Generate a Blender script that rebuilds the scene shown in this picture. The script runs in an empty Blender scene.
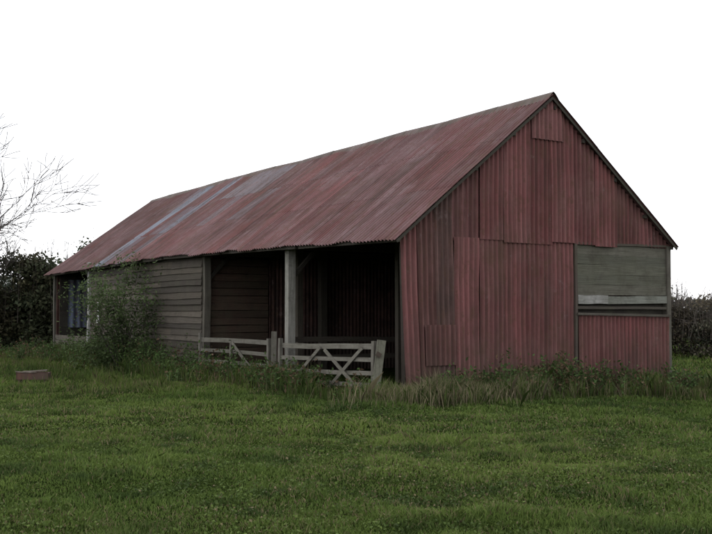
import bpy, math, random
import numpy as np
from mathutils import Vector
random.seed(7); R=np.random.default_rng(7)
S=bpy.context.scene
S.view_settings.view_transform='Standard'; S.view_settings.look='None'; S.view_settings.exposure=0

# ------------------------------------------------------------ helpers
def vnoise(x,y,scale,seed=0):
    g=np.random.default_rng(seed).random((257,257))
    u=(x/scale)%256; v=(y/scale)%256
    i=np.floor(u).astype(int); j=np.floor(v).astype(int); fu=u-i; fv=v-j
    fu=fu*fu*(3-2*fu); fv=fv*fv*(3-2*fv)
    return (g[i,j]*(1-fu)*(1-fv)+g[i+1,j]*fu*(1-fv)+g[i,j+1]*(1-fu)*fv+g[i+1,j+1]*fu*fv)
def sstep(a,b,x):
    t=np.clip((x-a)/(b-a),0,1); return t*t*(3-2*t)
def ground_z(x,y):
    x=np.asarray(x,float); y=np.asarray(y,float)
    z=-0.08-0.16*sstep(1,9,x)*sstep(10,18,y)*(1-sstep(30,45,y))
    z=z-0.10*sstep(-2,-6,x)*sstep(14,20,y)*(1-sstep(27,36,y))
    z=z+0.10*(vnoise(x+300,y+300,3.1,1)-.5)+0.05*(vnoise(x+300,y+300,.9,2)-.5)
    return z
ANG=math.radians(32.5); BO=(0.93,19.3)
def to_world(u,s):
    return BO[0]+u*math.cos(ANG)-s*math.sin(ANG), BO[1]+u*math.sin(ANG)+s*math.cos(ANG)
def to_local(x,y):
    dx=x-BO[0]; dy=y-BO[1]
    return dx*math.cos(ANG)+dy*math.sin(ANG), -dx*math.sin(ANG)+dy*math.cos(ANG)

class MB:
    def __init__(s): s.v=[]; s.f=[]; s.c=[]
    def add(s,vs,fs,col):
        n=len(s.v); s.v+= [tuple(p) for p in vs]; s.f+=[tuple(i+n for i in f) for f in fs]
        s.c+= list(col) if isinstance(col,list) else [tuple(col)]*len(vs)
    def beam(s,p0,p1,w,h,col,up=(0,0,1),jit=0.006):
        p0=Vector(p0);p1=Vector(p1);d=(p1-p0).normalized();up=Vector(up)
        if abs(d.dot(up))>.95: up=Vector((0,1,0))
        a=d.cross(up).normalized(); b=a.cross(d).normalized()
        n=3; vs=[];fs=[]
        for k in range(n+1):
            p=p0.lerp(p1,k/n)
            jj=Vector([random.uniform(-jit,jit) for _ in range(3)])
            for sa,sb in((-1,-1),(1,-1),(1,1),(-1,1)):
                vs.append(p+jj+a*sa*w/2*random.uniform(.95,1.05)+b*sb*h/2*random.uniform(.95,1.05))
        for k in range(n):
            for q in range(4):
                fs.append((k*4+q,k*4+(q+1)%4,k*4+4+(q+1)%4,k*4+4+q))
        fs+=[(3,2,1,0),(n*4,n*4+1,n*4+2,n*4+3)]
        s.add(vs,fs,col)
    def tube(s,p0,p1,r0,r1,col,n=5):
        p0=Vector(p0);p1=Vector(p1);d=(p1-p0).normalized()
        a=d.cross(Vector((.3,.2,.93))).normalized(); b=a.cross(d)
        vs=[]
        for p,r in((p0,r0),(p1,r1)):
            for k in range(n):
                t=2*math.pi*k/n; vs.append(p+a*r*math.cos(t)+b*r*math.sin(t))
        s.add(vs,[(k,(k+1)%n,n+(k+1)%n,n+k) for k in range(n)],col)
    def obj(s,name,mat,parent=None,smooth=False):
        m=bpy.data.meshes.new(name); m.from_pydata(s.v,[],s.f); m.update()
        a=m.attributes.new('col','FLOAT_COLOR','POINT')
        c=np.ones((len(s.v),4),np.float32); c[:,:3]=np.array(s.c).reshape(-1,3); a.data.foreach_set('color',c.ravel())
        if smooth: m.polygons.foreach_set('use_smooth',[True]*len(m.polygons))
        m.materials.append(mat); o=bpy.data.objects.new(name,m); S.collection.objects.link(o)
        if parent: o.parent=parent
        return o
def np_mesh(name,verts,nper,cols,mat,parent=None):
    m=bpy.data.meshes.new(name); nv=len(verts); nf=nv//nper
    m.vertices.add(nv); m.vertices.foreach_set('co',verts.astype(np.float32).ravel())
    m.loops.add(nv); m.loops.foreach_set('vertex_index',np.arange(nv,dtype=np.int32))
    m.polygons.add(nf); m.polygons.foreach_set('loop_start',np.arange(0,nv,nper,dtype=np.int32))
    m.polygons.foreach_set('loop_total',np.full(nf,nper,dtype=np.int32))
    m.update(calc_edges=True)
    a=m.attributes.new('col','FLOAT_COLOR','POINT')
    c=np.ones((nv,4),np.float32); c[:,:3]=cols; a.data.foreach_set('color',c.ravel())
    m.materials.append(mat); o=bpy.data.objects.new(name,m); S.collection.objects.link(o)
    if parent: o.parent=parent
    return o
def empty(name,loc=(0,0,0),rot=0):
    e=bpy.data.objects.new(name,None); e.location=loc; e.rotation_euler=(0,0,rot); e.empty_display_size=.3
    S.collection.objects.link(e); return e

# ------------------------------------------------------------ materials
class NT:
    def __init__(s,name):
        s.m=bpy.data.materials.new(name); s.m.use_nodes=True; s.t=s.m.node_tree; s.t.nodes.clear()
        s.out=s.t.nodes.new('ShaderNodeOutputMaterial'); s.b=s.t.nodes.new('ShaderNodeBsdfPrincipled')
        s.t.links.new(s.b.outputs[0],s.out.inputs[0]); s.b.inputs['Roughness'].default_value=.8
        s.b.inputs['Specular IOR Level'].default_value=.25
        s.tc=s.t.nodes.new('ShaderNodeTexCoord')
    def L(s,a,b): s.t.links.new(a,b)
    def noise(s,scale,vec=(1,1,1),detail=5,rough=.6,lo=.35,hi=.65,loc=(0,0,0)):
        mp=s.t.nodes.new('ShaderNodeMapping'); mp.inputs['Scale'].default_value=vec; mp.inputs['Location'].default_value=loc
        s.L(s.tc.outputs['Object'],mp.inputs[0])
        n=s.t.nodes.new('ShaderNodeTexNoise'); n.inputs['Scale'].default_value=scale
        n.inputs['Detail'].default_value=detail; n.inputs['Roughness'].default_value=rough
        s.L(mp.outputs[0],n.inputs['Vector'])
        r=s.t.nodes.new('ShaderNodeMapRange'); r.inputs[1].default_value=lo; r.inputs[2].default_value=hi
        s.L(n.outputs[0],r.inputs[0]); return r.outputs[0]
    def attr(s,n='col'):
        a=s.t.nodes.new('ShaderNodeAttribute'); a.attribute_name=n; return a.outputs['Color']
    def mix(s,f,a,b,mode='MIX'):
        m=s.t.nodes.new('ShaderNodeMix'); m.data_type='RGBA'; m.blend_type=mode
        for sock,v in((m.inputs[0],f),(m.inputs[6],a),(m.inputs[7],b)):
            if isinstance(v,(int,float)): sock.default_value=v
            elif isinstance(v,tuple): sock.default_value=(*v,1)
            else: s.L(v,sock)
        return m.outputs[2]
    def math(s,op,a,b):
        m=s.t.nodes.new('ShaderNodeMath'); m.operation=op
        for i,v in enumerate((a,b)):
            if isinstance(v,(int,float)): m.inputs[i].default_value=v
            else: s.L(v,m.inputs[i])
        return m.outputs[0]
    def bump(s,h,st,d=.01):
        b=s.t.nodes.new('ShaderNodeBump'); b.inputs['Strength'].default_value=st; b.inputs['Distance'].default_value=d
        s.L(h,b.inputs['Height']); s.L(b.outputs[0],s.b.inputs['Normal'])
    def fin(s,c): s.L(c,s.b.inputs['Base Color']); return s.m

def mat_sheet(name,streak,pale,pale_amt,dark_amt,low_dirt=False):
    n=NT(name); c=n.attr()
    big=n.noise(.55,(1,1,1),5,.6,.34,.62,(5,2,1))
    st=n.noise(1.0,streak,7,.70,.38,.60)
    pt=n.noise(.9,(1,1,1),6,.7,.40,.62)
    st2=n.noise(1.7,streak,5,.7,.38,.58,(3,7,2))
    c=n.mix(n.math('MULTIPLY',n.math('MULTIPLY',pt,st2),pale_amt),c,pale)
    c=n.mix(n.math('MULTIPLY',n.math('MULTIPLY',st,n.math('ADD',n.math('MULTIPLY',big,.75),.2)),dark_amt),c,(.046,.027,.022))
    sp=n.noise(6,(1,1,.6),6,.8,.52,.64)
    c=n.mix(n.math('MULTIPLY',sp,.6),c,(.088,.049,.031))
    rp=n.noise(.8,(1,1,1),6,.75,.52,.66,(2,8,5))
    c=n.mix(n.math('MULTIPLY',n.math('MULTIPLY',rp,st2),.6),c,(.095,.052,.034))
    wp=n.noise(3.2,(1,1,.8),7,.8,.60,.68,(9,9,9))
    c=n.mix(n.math('MULTIPLY',wp,.4),c,(.20,.155,.15))
    if low_dirt:
        sx=n.t.nodes.new('ShaderNodeSeparateXYZ'); n.L(n.tc.outputs['Object'],sx.inputs[0])
        r=n.t.nodes.new('ShaderNodeMapRange'); n.L(sx.outputs[2],r.inputs[0])
        r.inputs[1].default_value=1.2; r.inputs[2].default_value=-.1
        c=n.mix(n.math('MULTIPLY',n.math('MULTIPLY',r.outputs[0],n.noise(2.2,(2,2,.6),6,.7,.3,.6)),.9),c,(.060,.048,.038))
    n.bump(n.noise(14,(1,1,1),4,.6,.3,.7),.35,.006)
    n.b.inputs['Roughness'].default_value=.78
    return n.fin(c)
M_gable=mat_sheet('red_corrugated_iron_wall',(5,5,.28),(.20,.105,.098),.7,.75,True)
M_roof=mat_sheet('red_corrugated_iron_roof',(.35,3.6,.35),(.20,.14,.145),.75,.82)
def mat_wood(name,vec,green=.4):
    n=NT(name); c=n.attr()
    g=n.noise(1,vec,6,.7,.3,.7)
    c=n.mix(n.math('MULTIPLY',g,.6),c,(.032,.027,.022))
    c=n.mix(n.math('MULTIPLY',n.noise(1.3,(1,1,1),6,.75,.42,.62),green),c,(.070,.070,.045))
    c=n.mix(n.math('MULTIPLY',n.noise(2.3,(1,1,1),6,.75,.5,.66,(4,4,4)),.5),c,(.04,.032,.026))
    n.bump(g,.6,.01); n.b.inputs['Roughness'].default_value=.9
    return n.fin(c)
W_x=mat_wood('weathered_timber_across',(1.5,30,30)); W_y=mat_wood('weathered_timber_along',(30,1.5,30),.32); W_z=mat_wood('weathered_timber_upright',(30,30,1.5))
def mat_leaf(name,tr=.3):
    n=NT(name); c=n.attr(); n.b.inputs['Roughness'].default_value=.7; n.b.inputs['Specular IOR Level'].default_value=.15
    t=n.t.nodes.new('ShaderNodeBsdfTranslucent'); n.L(c,t.inputs[0])
    m=n.t.nodes.new('ShaderNodeMixShader'); m.inputs[0].default_value=tr
    n.L(n.b.outputs[0],m.inputs[1]); n.L(t.outputs[0],m.inputs[2]); n.L(m.outputs[0],n.out.inputs[0])
    return n.fin(c)
M_leaf=mat_leaf('leaf'); M_grass=mat_leaf('grass_blade',.25)
def mat_bark():
    n=NT('bark'); c=n.mix(n.math('MULTIPLY',n.noise(12,(1,1,.3),5,.6,.3,.7),.6),n.attr(),(.02,.018,.014)); return n.fin(c)
M_bark=mat_bark()
def mat_ground():
    n=NT('ground_turf')
    c=n.mix(n.noise(.35,(1,1,1),6,.65,.35,.65),(.038,.066,.014),(.070,.100,.024))
    c=n.mix(n.noise(3.5,(1,1,1),8,.8,.40,.62),c,(.018,.028,.009))
    c=n.mix(n.math('MULTIPLY',n.noise(22,(1,1,1),6,.8,.45,.6),.8),c,(.022,.031,.010))
    c=n.mix(n.math('MULTIPLY',n.noise(1.4,(1,1,1),6,.8,.58,.70),.5),c,(.050,.043,.027))
    n.bump(n.noise(14,(1,1,1),8,.8,.2,.8),1,.08); n.b.inputs['Roughness'].default_value=1
    n.b.inputs['Specular IOR Level'].default_value=0
    return n.fin(c)

# ------------------------------------------------------------ ground
def spaced(a,b,n,p):
    t=np.linspace(-1,1,n); return (a+b)/2+np.sign(t)*np.abs(t)**p*(b-a)/2
gx=spaced(-500,500,221,3.2); gy=spaced(-480,520,221,3.2)
X,Y=np.meshgrid(gx,gy); Z=ground_z(X,Y)
V=np.stack([X,Y,Z],-1).reshape(-1,3); n=221
F=[(j*n+i,j*n+i+1,(j+1)*n+i+1,(j+1)*n+i) for j in range(n-1) for i in range(n-1)]
m=bpy.data.meshes.new('ground'); m.from_pydata(V.tolist(),[],F); m.update(); m.materials.append(mat_ground())
m.polygons.foreach_set('use_smooth',[True]*len(m.polygons))
S.collection.objects.link(bpy.data.objects.new('ground',m))

# ------------------------------------------------------------ barn
barn=empty('corrugated_iron_barn',(BO[0],BO[1],0),ANG)
W=7.5; RU=3.73
def ez(s): return np.interp(s,[-.3,3,7,11.6,16,19,24],[2.99,3.05,3.13,3.19,3.16,3.12,3.04])
def rz(s): return np.interp(s,[-.3,5,10,15,20,24],[6.21,6.19,6.16,6.17,6.14,6.11])
EU=-.35; EUR=7.64
def wob(s): return .012*math.sin(s*1.9)+.008*math.sin(s*4.3+1)
def roofL(s01,t):
    L=24.15-.75*t; s=-.25+s01*L
    u=EU+(RU-EU)*t; z=ez(s)*(1-t)+rz(s)*t+wob(s+t*2)
    return np.array([u,s,z])
def roofR(s01,t):
    L=24.15-.75*t; s=-.25+s01*L
    u=EUR+(RU-EUR)*t; z=(ez(s)+.11)*(1-t)+rz(s)*t+wob(s+t*2)
    return np.array([u,s,z])
def rred(b=1):
    k=b*random.uniform(.80,1.18); q=random.random()
    return ((.132+.02*q)*k,(.046+.012*q)*k,(.044+.014*q)*k)
def rib_shade(base,ph,amt):
    f=1-amt*.5+amt*.5*math.sin(ph); return tuple(b*f for b in base)  # groove shade painted into the colour so the ribs show in flat light
def roof_side(fn,nsign,name):
    mb=MB(); NC=32; lam=.125
    nn=np.array([-.62,0,.785]) if nsign<0 else np.array([.62,0,.785])
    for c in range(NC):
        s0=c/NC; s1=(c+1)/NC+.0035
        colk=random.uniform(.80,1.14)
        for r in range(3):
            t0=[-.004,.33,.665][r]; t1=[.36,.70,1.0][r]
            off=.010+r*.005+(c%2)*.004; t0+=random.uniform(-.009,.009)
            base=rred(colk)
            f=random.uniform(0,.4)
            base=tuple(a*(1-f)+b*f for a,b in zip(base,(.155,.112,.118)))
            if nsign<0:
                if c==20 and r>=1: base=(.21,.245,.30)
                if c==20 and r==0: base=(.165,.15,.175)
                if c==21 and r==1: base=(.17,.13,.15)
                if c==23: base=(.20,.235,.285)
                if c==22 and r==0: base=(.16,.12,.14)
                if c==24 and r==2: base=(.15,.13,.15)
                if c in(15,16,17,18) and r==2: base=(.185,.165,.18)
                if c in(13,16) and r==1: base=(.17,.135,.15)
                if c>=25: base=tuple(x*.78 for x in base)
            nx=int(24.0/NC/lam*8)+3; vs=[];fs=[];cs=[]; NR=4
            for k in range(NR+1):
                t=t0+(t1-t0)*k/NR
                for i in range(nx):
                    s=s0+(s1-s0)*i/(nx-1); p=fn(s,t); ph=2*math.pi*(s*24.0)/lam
                    vs.append(p+nn*(.019*math.sin(ph)+off)); cs.append(rib_shade(base,ph,.30))
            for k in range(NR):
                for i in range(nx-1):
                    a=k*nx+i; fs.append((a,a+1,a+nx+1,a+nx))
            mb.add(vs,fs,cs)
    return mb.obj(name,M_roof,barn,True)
roof_side(roofL,-1,'roof_slope_front'); roof_side(roofR,1,'roof_slope_back')
mb=MB()
for q in range(13):
    a=q/13; b=(q+1)/13+.002; vs=[];fs=[]
    K=6
    for i in range(2):
        ss=(a,b)[i]
        for k in range(K+1):
            th=-1+2*k/K
            L=roofL(ss,1.0); hgt=.075-.19*abs(th)**1.3+(q%2)*.006
            vs.append((L[0]+th*.17,L[1],L[2]+hgt))
    for k in range(K): fs.append((k,k+1,K+2+k,K+1+k))
    kk=random.uniform(.7,1.1); mb.add(vs,fs,(.085*kk,.072*kk,.058*kk))
mb.obj('ridge_cap',M_roof,barn,True)

def rooftop(u):
    if u<RU: return 2.99+(u-EU)*(6.21-2.99)/(RU-EU)-.03
    return 3.10+(EUR-u)*(6.21-3.10)/(EUR-RU)-.03
def lean(u,z):
    return (.14*(1-z/3.0)-.05)*max(0,1-u/1.6)
def gsheet(mb,u0,u1,z0,z1,off,col,lam=.125,rag=0.0,y0=0.0,sgn=-1):
    nx=max(4,int((u1-u0)/lam*10)); vs=[];fs=[];cs=[];NR=8
    ti=random.uniform(-.012,.012); ph=random.uniform(0,6)
    zb=random.uniform(-.012,.012); dents=[(random.uniform(u0,u1),random.uniform(z0,z0+3),random.uniform(.15,.4),random.uniform(-.02,.012)) for _ in range(2)]
    for k in range(NR+1):
        for i in range(nx+1):
            u=u0+(u1-u0)*i/nx
            top=min(z1,rooftop(u)) if z1 is not None else rooftop(u)
            b=z0+zb+(rag*(vnoise(np.array(u*1.0+9),np.array(3.0),.11,5)-.3) if rag else 0)
            top=max(top,b+.001)
            z=b+(top-b)*k/NR
            h=.024*math.sin(2*math.pi*u/lam)+off+ti*(i/nx-.5)+.007*math.sin(z*2.2+ph)+.004*math.sin(z*5+u*3+ph)
            for du,dz,dr,da in dents: h+=da*math.exp(-((u-du)**2+(z-dz)**2)/dr**2)
            vs.append((u+lean(u,z),y0+sgn*h,z)); cs.append(rib_shade(col,2*math.pi*u/lam,.36))
    w=nx+1
    for k in range(NR):
        for i in range(nx):
            a=k*w+i; fs.append((a,a+1,a+w+1,a+w))
    mb.add(vs,fs,cs)
mb=MB()
def run(u0,u1,z0,z1,off,tints,rag=0):
    n=len(tints); w=(u1-u0)/n
    for i,t in enumerate(tints):
        gsheet(mb,u0+i*w-(.03 if i else 0),u0+(i+1)*w,z0+random.uniform(-.02,.02),z1,off+(i%2)*.012,t,rag=rag)
br=(.082,.050,.044)
def A(k,d=0): k*=1.36; return (.146*k+d*.5,.048*k+d,.047*k+d)
run(-.06,.36,-.25,None,.020,[A(1.08,.016)],rag=.2)
run(.34,1.20,-.25,None,.032,[(.12,.052,.047),br],rag=.2)
run(1.17,4.46,-.22,3.10,.062,[A(1.10,.018),A(.82,.012),A(1.08,.010),A(.74,.004),A(1.02,.012)],rag=.25)
gsheet(mb,.40,1.22,.55,1.35,.08,(.12,.052,.047))
run(1.15,1.86,3.04,None,.048,[A(.64,.010)])
run(1.83,5.75,3.06,None,.096,[A(.90,.006),A(1.08,.012),A(.76),A(.97,.008),A(.68,.004),A(1.02,.004)])
run(3.22,4.12,5.28,None,.140,[A(1.12,.028)])
run(5.72,7.52,3.10,None,.056,[A(.66),A(.86,.008),A(.62)])
mb.obj('gable_sheeting',M_gable,barn,True)
mb=MB()
for i in range(4):
    u0=4.55+i*.72
    gsheet(mb,u0-(.02 if i else 0),u0+.72,-.30,1.53-.012*i,.09+(i%2)*.012,A([.98,.80,1.06,.88][i],.008),rag=.15)
mb.obj('door_sheeting',M_gable,barn,True)
mb=MB()
mb.beam((4.48,-.14,1.56),(7.44,-.14,1.51),.05,.05,(.10,.09,.075))
z=1.98
bc=[(.135,.132,.105),(.115,.118,.09),(.13,.132,.10),(.105,.108,.083),(.14,.135,.108)]
for i in range(5):
    mb.beam((4.50,-.045+.004*i,z+.11),(7.42,-.045+.004*i,z+.11+random.uniform(-.008,.008)),.03,.222,bc[i],jit=.003); z+=.222
mb.beam((4.54,-.085,1.875),(5.45,-.085,1.875),.03,.19,(.34,.34,.32))
mb.beam((5.42,-.075,1.865),(7.40,-.07,1.885),.03,.17,(.22,.23,.20))
mb.beam((4.52,-.06,1.70),(7.42,-.06,1.685),.04,.06,(.07,.06,.05))
mb.beam((4.5,-.06,3.10),(7.45,-.06,3.12),.05,.05,(.09,.075,.06))
mb.beam((4.5,.05,1.62),(7.45,.05,1.62),.02,.4,(.03,.026,.022))  # near-black panel standing in for the darkness of the open gap
mb.obj('gable_hatch_boards',W_x,barn)
mb=MB()
mb.beam((4.47,-.06,-.4),(4.47,-.06,3.08),.07,.12,(.09,.070,.060)); mb.beam((7.46,-.03,-.5),(7.46,-.03,3.12),.12,.14,(.13,.12,.10))
for s,c in((4.65,(.36,.355,.32)),(9.4,(.13,.12,.10)),(19.15,(.46,.46,.44)),(23.75,(.10,.095,.08))):
    mb.beam((.06 if s!=19.15 else -.04,s,-.5),(.04 if s!=19.15 else -.05,s,ez(s)+.25),.18,.18,c,jit=.014)
mb.beam((.20,.22,-.5),(.12,.2,3.2),.12,.12,(.04,.03,.027))
for s in(4.65,9.4,14.2,19.15):
    mb.beam((3.73,s,-.4),(3.73,s,4.4),.2,.2,(.08,.07,.06))
mb.beam((2.1,7.9,-.4),(2.1,7.9,3.6),.16,.16,(.10,.085,.07)); mb.beam((2.6,3.9,-.4),(2.6,3.9,3.3),.13,.13,(.09,.08,.065))
mb.beam((4.6,6.6,-.4),(4.6,6.6,4.3),.14,.14,(.08,.07,.055))
for s in np.arange(0.4,24,1.55): mb.beam((7.40,s,-.4),(7.40,s,3.1),.1,.1,(.07,.06,.05))
mb.obj('posts',W_z,barn)
mb=MB()
for s in(.12,4.65,9.4,14.2,19.15,23.5):
    e=ez(s)
    mb.beam((0,s,e+.08),(7.45,s,e+.08),.12,.2,(.07,.06,.05))
    mb.beam((-.2,s,e+.0),(RU,s,rz(s)-.18),.1,.15,(.07,.06,.05)); mb.beam((7.55,s,e+.02),(RU,s,rz(s)-.18),.1,.15,(.07,.06,.05))
    if s>4: mb.beam((.05,s+.0,e-.75),(.75,s,e+.02),.08,.09,(.03,.026,.022))
mb.beam((EU+.02,-.21,2.945),(RU,-.21,6.165),.02,.055,(.05,.045,.038)); mb.beam((EUR-.02,-.21,3.055),(RU,-.21,6.165),.02,.055,(.055,.052,.042))
mb.obj('trusses',W_x,barn)
mb=MB()
for t in(.03,.25,.5,.75,.96):
    for fn in(roofL,roofR):
        for q in range(6):
            a=fn(q/6+.004,t); b=fn((q+1)/6-.002,t); mb.beam(a-np.array([0,0,.11]),b-np.array([0,0,.11]),.07,.08,(.08,.07,.06),jit=.002)
for q in range(5):
    s0=[0,4.65,9.4,14.2,19.15][q]; s1=[4.65,9.4,14.2,19.15,23.75][q]
    mb.beam((.02,s0,ez(s0)+.08),(.02,s1,ez(s1)+.08),.12,.18,(.10,.085,.07),jit=.004)
z=-.25; i=0
while z<3.05:
    joints=[9.45,random.choice([11.6,12.4,13.0,14.2]),random.choice([15.6,16.4,17.1]),19.1]
    for s0,s1 in zip(joints[:-1],joints[1:]):
        k=random.choice([.55,.7,.85,1.0,1.1,1.3])*1.02; w=random.uniform(-.02,.03)
        rt=1-.2*(1-min(1,(s0-9.4)/6))
        c=((.118*k+w*.3)*rt,(.100*k+w*.2)*rt,(.082*k)*rt)
        zz=z+random.uniform(-.010,.010); e=ez((s0+s1)/2)
        if zz+.2>e+.02: continue
        sag=random.uniform(-.02,.02); tl=random.uniform(-.012,.012)
        pr=random.uniform(0,.012)
        vs=[];NB=6
        for q in range(NB+1):
            s=s0+(s1-s0)*q/NB; dz=sag*math.sin(math.pi*q/NB)+random.uniform(-.005,.005)+tl*(q/NB-.5); du=random.uniform(-.006,.006)-pr
            vs+=[(-.080+du,s,zz+dz),(-.045+du,s,zz+.20+dz),(-.018+du,s,zz+.20+dz),(-.053+du,s,zz+dz)]
        fs=[(q*4+j,q*4+(j+1)%4,q*4+4+(j+1)%4,q*4+4+j) for q in range(NB) for j in range(4)]+[(0,1,2,3),(NB*4+3,NB*4+2,NB*4+1,NB*4)]
        mb.add(vs,fs,c)
    z+=.172; i+=1
mb.beam((-.02,9.45,3.12),(-.02,19.1,3.10),.05,.16,(.045,.038,.032))
for k in range(4): mb.beam((.0,19.3,.0+k*.21),(.0,23.6,.0+k*.21),.03,.185,(.13,.115,.095))
mb.obj('weatherboarding_and_purlins',W_y,barn)
mb=MB()
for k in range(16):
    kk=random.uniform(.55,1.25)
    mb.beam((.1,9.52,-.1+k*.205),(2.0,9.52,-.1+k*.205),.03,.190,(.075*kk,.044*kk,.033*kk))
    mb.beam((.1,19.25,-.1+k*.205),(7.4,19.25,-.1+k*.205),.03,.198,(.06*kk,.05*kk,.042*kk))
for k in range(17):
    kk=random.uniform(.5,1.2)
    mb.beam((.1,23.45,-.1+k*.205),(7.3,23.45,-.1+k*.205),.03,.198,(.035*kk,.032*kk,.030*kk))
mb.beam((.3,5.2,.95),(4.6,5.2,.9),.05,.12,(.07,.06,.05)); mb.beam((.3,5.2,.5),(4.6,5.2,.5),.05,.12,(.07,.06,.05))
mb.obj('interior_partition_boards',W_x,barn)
mb=MB()
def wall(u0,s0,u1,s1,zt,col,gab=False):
    d=math.hypot(u1-u0,s1-s0); nx=int(d/.125*6); vs=[];cs=[]
    nu=(s1-s0)/d; ns=-(u1-u0)/d
    for k in range(2):
        for i in range(nx+1):
            f=i/nx; u=u0+(u1-u0)*f; s=s0+(s1-s0)*f; h=.018*math.sin(2*math.pi*f*d/.125)
            z=-.5 if k==0 else (rooftop(u)-.02-.08 if gab else zt(s))
            vs.append((u+nu*h,s+ns*h,z)); cs.append(rib_shade(col,2*math.pi*f*d/.125,.4))
    mb.add(vs,[(i,i+1,nx+2+i,nx+1+i) for i in range(nx)],cs)
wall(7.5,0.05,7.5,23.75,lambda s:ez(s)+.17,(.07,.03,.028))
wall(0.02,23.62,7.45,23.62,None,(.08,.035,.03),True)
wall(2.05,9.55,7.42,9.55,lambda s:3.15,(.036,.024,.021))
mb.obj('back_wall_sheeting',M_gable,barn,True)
mb=MB()
vs=[];nx=40
for k in range(4):
    for i in range(nx+1):
        u=.35+i*1.5/nx; vs.append((u,23.2+.03*math.sin(i*.9)+.02*math.sin(k*2+i*.3),1.0+k*.62))
fs=[(k*(nx+1)+i,k*(nx+1)+i+1,(k+1)*(nx+1)+i+1,(k+1)*(nx+1)+i) for k in range(3) for i in range(nx)]
mb.add(vs,fs,(.13,.17,.25)); mb.obj('blue_sheet',M_roof,barn,True)
mb=MB()
sh=[(18.25,1.22),(17.93,1.22),(17.98,1.6),(18.08,2.0),(18.16,1.6)]
mb.add([(-.13,a,b) for a,b in sh],[(0,1,2,3,4)],(.7,.7,.7)); mb.add([(-.115,a,b) for a,b in sh],[(4,3,2,1,0)],(.7,.7,.7))
n=NT('white_paint'); mw=n.fin(n.mix(n.math('MULTIPLY',n.noise(6),.3),(.72,.72,.72),(.5,.5,.47))); mb.obj('notice',mw,barn)

# ------------------------------------------------------------ gates
def gate(s0,s1,u,zb,drop,braces,leaf):
    g=empty('wooden_field_gate',(*to_world(u,s0),zb),ANG); L=s1-s0
    mb=MB(); mz=MB()
    for i,z in enumerate((.16,.36,.58,.84,1.12)):
        k=random.uniform(.75,1.15)
        mb.beam((0,.05,z+drop+random.uniform(-.02,.02)),(random.uniform(-.03,.03),L-.05,z+random.uniform(-.03,.03)),.03,.085 if i<4 else .11,(.195*k,.186*k,.158*k),jit=.014)
    for a,b,c,d in braces: mb.beam((-.04,a*L,b),(-.04,c*L,d),.025,.075,(.20,.19,.16),jit=.012)
    mz.beam((0.0,.03,.02+drop),(0,.03,1.22+drop),.08,.09,(.18,.17,.145)); mz.beam((0,L-.03,.05),(0,L-.03,1.28),.08,.09,(.19,.18,.155))
    if leaf: mz.beam((-.045,L*.5,.1),(-.045,L*.5,1.12),.03,.08,(.18,.17,.145))
    mb.obj('rails',W_y,g); mz.obj('stiles',W_z,g)
gate(5.05,9.05,-.28,-.24,.0,[(.05,.12,.5,1.1)],True)
gate(.45,4.35,-.38,-.27,.08,[(.08,.2,.48,1.1),(.92,.14,.52,1.12),(.1,1.15,.5,.15)],False)
x,y=to_world(-.42,.28)
p=empty('gate_post',(x,y,0)); mb=MB(); mb.beam((-.10,0,-.4),(.08,.02,1.06),.17,.17,(.20,.20,.155),jit=.016)
mb.beam((-.02,-.1,.75),(.03,-.1,.82),.02,.10,(.07,.05,.04)); mb.obj('post',W_z,p)
x,y=to_world(-.30,4.85)
p=empty('gate_post',(x,y,0)); mb=MB(); mb.beam((0,0,-.4),(.03,.0,1.14),.12,.12,(.20,.19,.16),jit=.012); mb.obj('post',W_z,p)

# ------------------------------------------------------------ feed trough
x,y=-8.0,24.9
tr=empty('feed_trough',(x,y,float(ground_z(x,y))),math.radians(8)); mb=MB()
rc=(.11,.052,.038)
mb.beam((-.38,-.17,.22),(.38,-.17,.20),.025,.17,rc,jit=.012); mb.beam((-.38,.17,.22),(.38,.17,.20),.025,.17,rc,jit=.012)
mb.beam((-.38,-.16,.22),(-.38,.16,.22),.025,.17,(.09,.045,.033)); mb.beam((.38,-.16,.2),(.38,.16,.2),.025,.17,(.07,.04,.03))
mb.beam((-.36,0,.14),(.36,0,.13),.30,.02,(.04,.03,.025))
for a in(-.32,.30):
    for b in(-.14,.14): mb.beam((a,b,-.05),(a,b,.16),.05,.05,(.07,.05,.04))
mb.beam((-.40,-.185,.315),(.1,-.185,.30),.035,.025,(.26,.24,.2)); mb.beam((-.25,0,.31),(.32,.05,.33),.14,.025,(.24,.22,.19))
mb.obj('trough_body',M_gable,tr)

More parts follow.
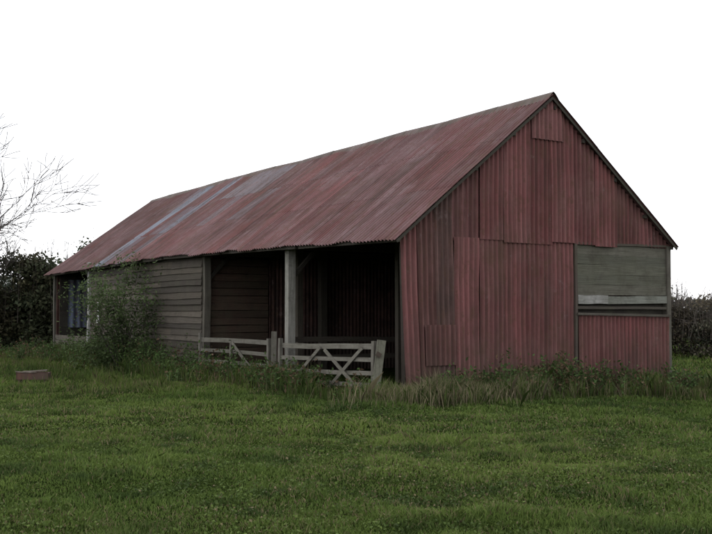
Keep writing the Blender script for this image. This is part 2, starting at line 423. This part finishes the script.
# ------------------------------------------------------------ vegetation
def leaves(c,size,cols,asp=.5,flat=0.0):
    N=len(c); a=R.normal(size=(N,3)); a[:,2]*=(1-flat); a/=np.linalg.norm(a,axis=1)[:,None]
    b=R.normal(size=(N,3)); b[:,2]*=(1-flat); b-=a*(a*b).sum(1)[:,None]; b/=np.linalg.norm(b,axis=1)[:,None]
    sz=np.asarray(size).reshape(-1,1)*R.uniform(.6,1.3,(N,1))
    v=np.stack([c-a*sz,c+b*sz*asp,c+a*sz,c-b*sz*asp],1).reshape(-1,3)
    return v,np.repeat(cols,4,0)
def blades(x,y,h,w,cols,tilt=.35):
    N=len(x); z=ground_z(x,y)-.01; th=R.uniform(0,2*np.pi,N); ph=R.uniform(0,2*np.pi,N)
    tl=h*np.abs(R.normal(size=N))*tilt
    dx=np.cos(th)*w/2; dy=np.sin(th)*w/2; bx=np.cos(ph)*tl; by=np.sin(ph)*tl
    P=lambda f,k,zz:np.stack([x+dx*k+bx*f*f,y+dy*k+by*f*f,z+h*zz],1)
    q=np.stack([P(0,-1,0),P(0,1,0),P(.6,.7,.62),P(1,0.05,.95),P(.6,-.7,.62)],1).reshape(-1,3)
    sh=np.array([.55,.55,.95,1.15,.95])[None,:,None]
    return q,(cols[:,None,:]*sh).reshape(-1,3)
def gcol(x,y,dry=.06,k=1.0):
    N=len(x); p=vnoise(x+300,y+300,1.3,11); q=vnoise(x+300,y+300,.4,12); p2=vnoise(x+300,y+300,4.5,13)
    base=np.array([.076,.126,.027]); hi=np.array([.160,.222,.052]); lo=np.array([.040,.068,.020])
    f=np.clip(p*.7+p2*.7-.25+R.normal(0,.18,N),0,1)[:,None]; c=base*(1-f)+hi*f
    g=np.clip((q-.48)*1.8+R.normal(0,.18,N),0,.85)[:,None]; c=c*(1-g)+lo*g
    d=(R.random(N)<dry+.10*(p2>.6))[:,None]; c=np.where(d,np.array([.24,.20,.11])*R.uniform(.6,1.1,(N,1)),c)
    return c*k
def inside(x,y,m=.0):
    u,s=to_local(x,y); return (u>-m)&(u<7.5+m)&(s>-m)&(s<23.7+m)
VV=[];CC=[]
def pasture(N,y0,y1,spread,h0,h1,w,pw=1.0,tilt=.6):
    y=y0+(y1-y0)*R.random(N)**pw; x=R.uniform(-1,1,N)*(y*spread+1.5)
    k=~inside(x,y,.05); x=x[k];y=y[k]; n=len(x)
    hn=vnoise(x+300,y+300,.42,21)*.7+vnoise(x+300,y+300,1.7,22)*.45
    h=(h0+(h1-h0)*np.clip(hn-.3,0,1)**1.6*2.0)*R.uniform(.5,1.3,n)
    v,c=blades(x,y,h,w*R.uniform(.7,1.3,n),gcol(x,y),tilt); VV.append(v);CC.append(c)
pasture(120000,5.0,8.5,.46,.03,.11,.007)
pasture(150000,8,14,.46,.03,.12,.010)
pasture(130000,13.5,25,.46,.035,.14,.015)
pasture(80000,24,52,.5,.05,.18,.028)
np_mesh('grass',np.concatenate(VV),5,np.concatenate(CC),M_grass)
N=80000; y=5+13*R.random(N)**1.2; x=R.uniform(-1,1,N)*(y*.45+1.2)
cl=vnoise(x+300,y+300,.7,51)*.7+vnoise(x+300,y+300,.25,52)*.4; k=(cl>.52)&~inside(x,y,.1); x=x[k];y=y[k]; N=len(x)
c=np.stack([x,y,ground_z(x,y)+R.uniform(.01,.06,N)],1)
v,cc=leaves(c,.011+.0004*y,gcol(x,y,.01,.75)*R.uniform(.6,1.2,(N,1)),.75,.1)
np_mesh('clover',v,4,cc,M_grass)

VV=[];CC=[]
def band(N,fu,h0,h1,w,drycol,drypc,tilt=.35):
    u,s=fu(N); x,y=to_world(u,s); n=len(x)
    h=(h0+(h1-h0)*vnoise(x+300,y+300,.5,41)**1.4)*R.uniform(.5,1.2,n)
    c=gcol(x,y,.05,.72); d=(R.random(n)<drypc)[:,None]; c=np.where(d,np.array(drycol)*R.uniform(.5,1.2,(n,1)),c)
    v,c=blades(x,y,h,w*R.uniform(.6,1.3,n),c,tilt); VV.append(v);CC.append(c)
band(18000,lambda N:(-.15-np.abs(R.normal(0,.6,N)),R.uniform(-.3,24,N)),.14,.68,.013,(.15,.13,.07),.12)
band(12000,lambda N:(-2.2-np.abs(R.normal(0,1.3,N))*1.0,R.uniform(5,26,N)),.10,.38,.014,(.15,.13,.07),.08)
band(15000,lambda N:(R.uniform(-.6,8.2,N),-.12-np.abs(R.normal(0,.45,N))),.12,.66,.011,(.22,.19,.115),.30)
band(9000,lambda N:(R.normal(.7,.9,N),-.35-np.abs(R.normal(0,.5,N))),.25,.78,.009,(.28,.24,.15),.5,.5)
band(6000,lambda N:(R.normal(7.3,.8,N),-.3-np.abs(R.normal(0,.7,N))),.15,.6,.011,(.22,.18,.11),.25)
np_mesh('rough_grass',np.concatenate(VV),5,np.concatenate(CC),M_grass)

VV=[];CC=[]; st=MB()
def weed(u,s,h,n,dark=1.0,brown=.1,ls=.045,sp=.16):
    x,y=to_world(u,s); z=float(ground_z(x,y))
    for _ in range(random.randint(3,6)):
        a=random.uniform(0,6.28); r=random.uniform(.2,1)*sp; hh=h*random.uniform(.6,1.1)
        top=(x+math.cos(a)*r*1.6,y+math.sin(a)*r*1.6,z+hh)
        b=(x+math.cos(a)*r*.3,y+math.sin(a)*r*.3,z-.05)
        isb=random.random()<brown
        st.tube(b,top,.006,.003,(.09,.06,.04) if isb else (.06,.07,.03),3)
        k=max(4,n//4); t=R.uniform(.15,1,k)[:,None]
        c=np.array(b)*(1-t)+np.array(top)*t+R.normal(0,.05+sp*.18,(k,3))
        col=np.array([.11,.075,.045]) if isb else np.array([.055,.092,.028])
        v,cc=leaves(c,ls,np.tile(col,(k,1))*R.uniform(.5,1.6,(k,1))*dark,.45); VV.append(v);CC.append(cc)
for _ in range(180): weed(-.2-abs(random.gauss(0,.5)),random.uniform(.2,23.5),random.uniform(.25,.6),60)
for _ in range(110): weed(-.25-abs(random.gauss(0,.4)),random.gauss(13.4,2.4),random.uniform(.5,1.05),90,.9,.1,.05,.3)
for _ in range(35): weed(-.55-abs(random.gauss(0,.35)),random.gauss(4.2,1.2),random.uniform(.3,.65),70,.9,.3)
for _ in range(170): weed(random.uniform(.2,8.3),-.2-abs(random.gauss(0,.35)),random.uniform(.25,.62),50,1,.22)
for _ in range(60): weed(random.gauss(3.7,.9),-.3-abs(random.gauss(0,.3)),random.uniform(.45,.85),60,1,.35)
for _ in range(90): weed(random.uniform(-6,0),random.uniform(19,27),random.uniform(.3,.75),70,.9,.2)
w=empty('weeds'); np_mesh('leaves',np.concatenate(VV),4,np.concatenate(CC),M_leaf,w); st.obj('stems',M_bark,w)

def grow(mb,tips,p,d,L,r,depth,col,spread=.6,up=.15,kmin=2,kmax=3,seg=3,rmin=0.0):
    for k in range(seg):
        d=(d+Vector([random.gauss(0,.13) for _ in range(3)])+Vector((0,0,up*.25))).normalized()
        q=p+d*L/seg; r2=max(rmin,r*(.88 if k<seg-1 else .8)); mb.tube(p,q,r,r2,col,5 if r>.02 else 3)
        if depth<=1: tips.append(q.copy())
        if depth>0 and k<seg-1 and random.random()<.55:
            dd=(d+Vector([random.gauss(0,spread) for _ in range(3)])).normalized(); grow(mb,tips,q,dd,L*.6,max(rmin,r2*.5),depth-1,col,spread,up,kmin,kmax,seg,rmin)
        p=q; r=r2
    if depth<=0: tips.append(p); return
    for _ in range(random.randint(kmin,kmax)):
        dd=(d+Vector([random.gauss(0,spread) for _ in range(3)])+Vector((0,0,up))).normalized()
        grow(mb,tips,p,dd,L*random.uniform(.6,.85),max(rmin,r*.62),depth-1,col,spread,up,kmin,kmax,seg,rmin)
random.seed(21)
x,y=to_world(-.95,13.3); e=empty('elder_shrub',(x,y,float(ground_z(x,y)))); mb=MB(); tips=[]
for k in range(9):
    a=k*.7+.4; d=Vector((math.cos(a)*.55-.16,math.sin(a)*.22,1)).normalized()
    grow(mb,tips,Vector((random.gauss(0,.12),random.gauss(0,.07),-.1)),d,random.uniform(1.1,1.75),.028,2,(.07,.062,.05),.42,.20)
mb.obj('stems',M_bark,e)
T=np.array([tuple(t) for t in tips]); T=T[(T[:,2]<4.05)&(np.abs(T[:,0]+.15)<1.6)]
T=T[R.random(len(T))<.85]
cl=np.repeat(T,10,0)+R.normal(0,.12,(len(T)*10,3))
low=R.normal(0,1,(4200,3))*np.array([.75,.35,.5])+np.array([.1,0,.65]); cl=np.concatenate([cl,low[low[:,2]>0]])
kk=(.45+1.1*vnoise(cl[:,0]+30,cl[:,2]+30,.3,61))[:,None]
v,c=leaves(cl,.050,np.array([[.062,.090,.034]])*kk*R.uniform(.7,1.3,(len(cl),1)),.45,.2)
np_mesh('leaves',v,4,c,M_leaf,e)
def bare(name,x,y,H,depth,sp,leanv,r,seed,rmin):
    random.seed(seed)
    e=empty(name,(x,y,float(ground_z(x,y)))); mb=MB(); tips=[]
    grow(mb,tips,Vector((0,0,-.1)),Vector((leanv[0],leanv[1],1)).normalized(),H*.30,r,depth,(.06,.052,.046),sp,.10,2,3,3,rmin)
    mb.obj('branches',M_bark,e)
bare('bare_ash_tree',-12.6,31.5,9.0,5,.50,(.06,0),.18,5,.009)
bare('bare_ash_tree',-17.0,44,8.4,5,.5,(0,0),.17,8,.012)
bare('bare_ash_tree',-22.0,47,9,5,.5,(0,0),.17,12,.012)

def hedge(name,pts,H,Wd,dens,lcol,bcol,lsize,tw,seed,tops=.28,step=.7):
    e=empty(name); VV=[];CC=[]; st=MB(); q_=step/.7
    for (x0,y0,d0,h0),(x1,y1,d1,h1) in zip(pts[:-1],pts[1:]):
        L=math.hypot(x1-x0,y1-y0); nb=int(L/step)+1
        for b in range(nb):
            f=(b+random.random())/nb; cx=x0+(x1-x0)*f+random.gauss(0,.25*q_); cy=y0+(y1-y0)*f+random.gauss(0,Wd*.25)
            h=(h0+(h1-h0)*f)*H*random.uniform(.72,1.08); dn=d0+(d1-d0)*f
            for lv in range(9):
                zc=h*random.uniform(.0,.88) if lv>2 else h*(.06+.2*lv); rr=np.array([random.uniform(.4,.9)*q_,Wd*random.uniform(.25,.5),h*random.uniform(.08,.17)])
                n=int(dens*dn)
                p=R.normal(0,.5,(n,3))*rr+np.array([cx+random.gauss(0,.4*q_),cy,zc]); p[:,2]=np.maximum(p[:,2],-.1)
                br=random.uniform(.4,1.4); cc0=np.array(lcol)*(1+np.array([random.uniform(-.1,.3),0,0]))
                v,c=leaves(p,lsize,cc0*br*R.uniform(.6,1.4,(n,1)),.55); VV.append(v);CC.append(c)
            for _ in range(int(tw*dn)):
                bx=cx+random.gauss(0,.4); by=cy+random.gauss(0,Wd*.2); zt=h*random.uniform(.75,1.15)
                q=Vector((bx,by,h*.25)); t=Vector((bx+random.gauss(0,tops),by+random.gauss(0,.3),zt)); st.tube(q,t,.012,.006,bcol,3)
                for _ in range(3):
                    o=q.lerp(t,random.uniform(.3,.95)); st.tube(o,o+Vector((random.gauss(0,.25),random.gauss(0,.2),random.uniform(.05,.35))),.008,.005,bcol,3)
    np_mesh('foliage',np.concatenate(VV),4,np.concatenate(CC),M_leaf,e)
    if st.v: st.obj('twigs',M_bark,e)
random.seed(9)
hedge('hedgerow',[(-60,38,.25,1),(-26,42,.5,1),(-19,44,1.2,.98),(-15.2,45.5,1.3,1.2),(-12,47,1.3,1.25),(-8,50,.4,1),(4,52,.2,1)],4.0,2.4,300,(.050,.058,.032),(.06,.05,.042),.095,14,3)
hedge('hedgerow',[(4,48,.2,1),(10,41.5,.7,.95),(12.5,39.5,1.2,1),(17,38,1.1,1.05),(30,35,.4,1),(60,30,.2,1)],2.5,1.8,240,(.078,.077,.054),(.13,.11,.095),.062,55,4,.2)  # grey-brown hedge, its colours lightened to paint in slight haze
hedge('distant_trees',[(-130,100,1,1),(-50,112,1,1.1),(-20,115,1,.9),(20,112,1,.5),(60,105,1,.55),(130,90,1,.8)],6.5,5,110,(.075,.085,.065),(.1,.1,.1),.34,0,5,.2,2.6)  # dull tree colour with distance haze painted in

# ------------------------------------------------------------ light
w=bpy.data.worlds.new('World'); S.world=w; w.use_nodes=True; t=w.node_tree; bg=t.nodes['Background']
sky=t.nodes.new('ShaderNodeTexSky'); sky.sky_type='NISHITA'; sky.sun_disc=False
el=math.radians(32); az=math.radians(-65)
sky.sun_elevation=el; sky.sun_rotation=az
mx=t.nodes.new('ShaderNodeMix'); mx.data_type='RGBA'; mx.inputs[0].default_value=.9; mx.inputs[7].default_value=(10.6,10.6,10.9,1)
t.links.new(sky.outputs[0],mx.inputs[6]); t.links.new(mx.outputs[2],bg.inputs[0]); bg.inputs[1].default_value=.15
sd=bpy.data.lights.new('sun','SUN'); sd.energy=.55; sd.angle=math.radians(25); sd.color=(1,.96,.9)
so=bpy.data.objects.new('sun',sd); S.collection.objects.link(so)
dirv=Vector((math.sin(az)*math.cos(el),math.cos(az)*math.cos(el),math.sin(el)))
so.rotation_euler=dirv.to_track_quat('Z','Y').to_euler(); so.location=(0,0,30)

cd=bpy.data.cameras.new('camera'); cam=bpy.data.objects.new('camera',cd); S.collection.objects.link(cam); S.camera=cam
cd.sensor_width=36; cd.lens=50.56; cd.clip_end=2000; cam.location=(0,0,1.6); cam.rotation_euler=(math.radians(92.58),0,0)
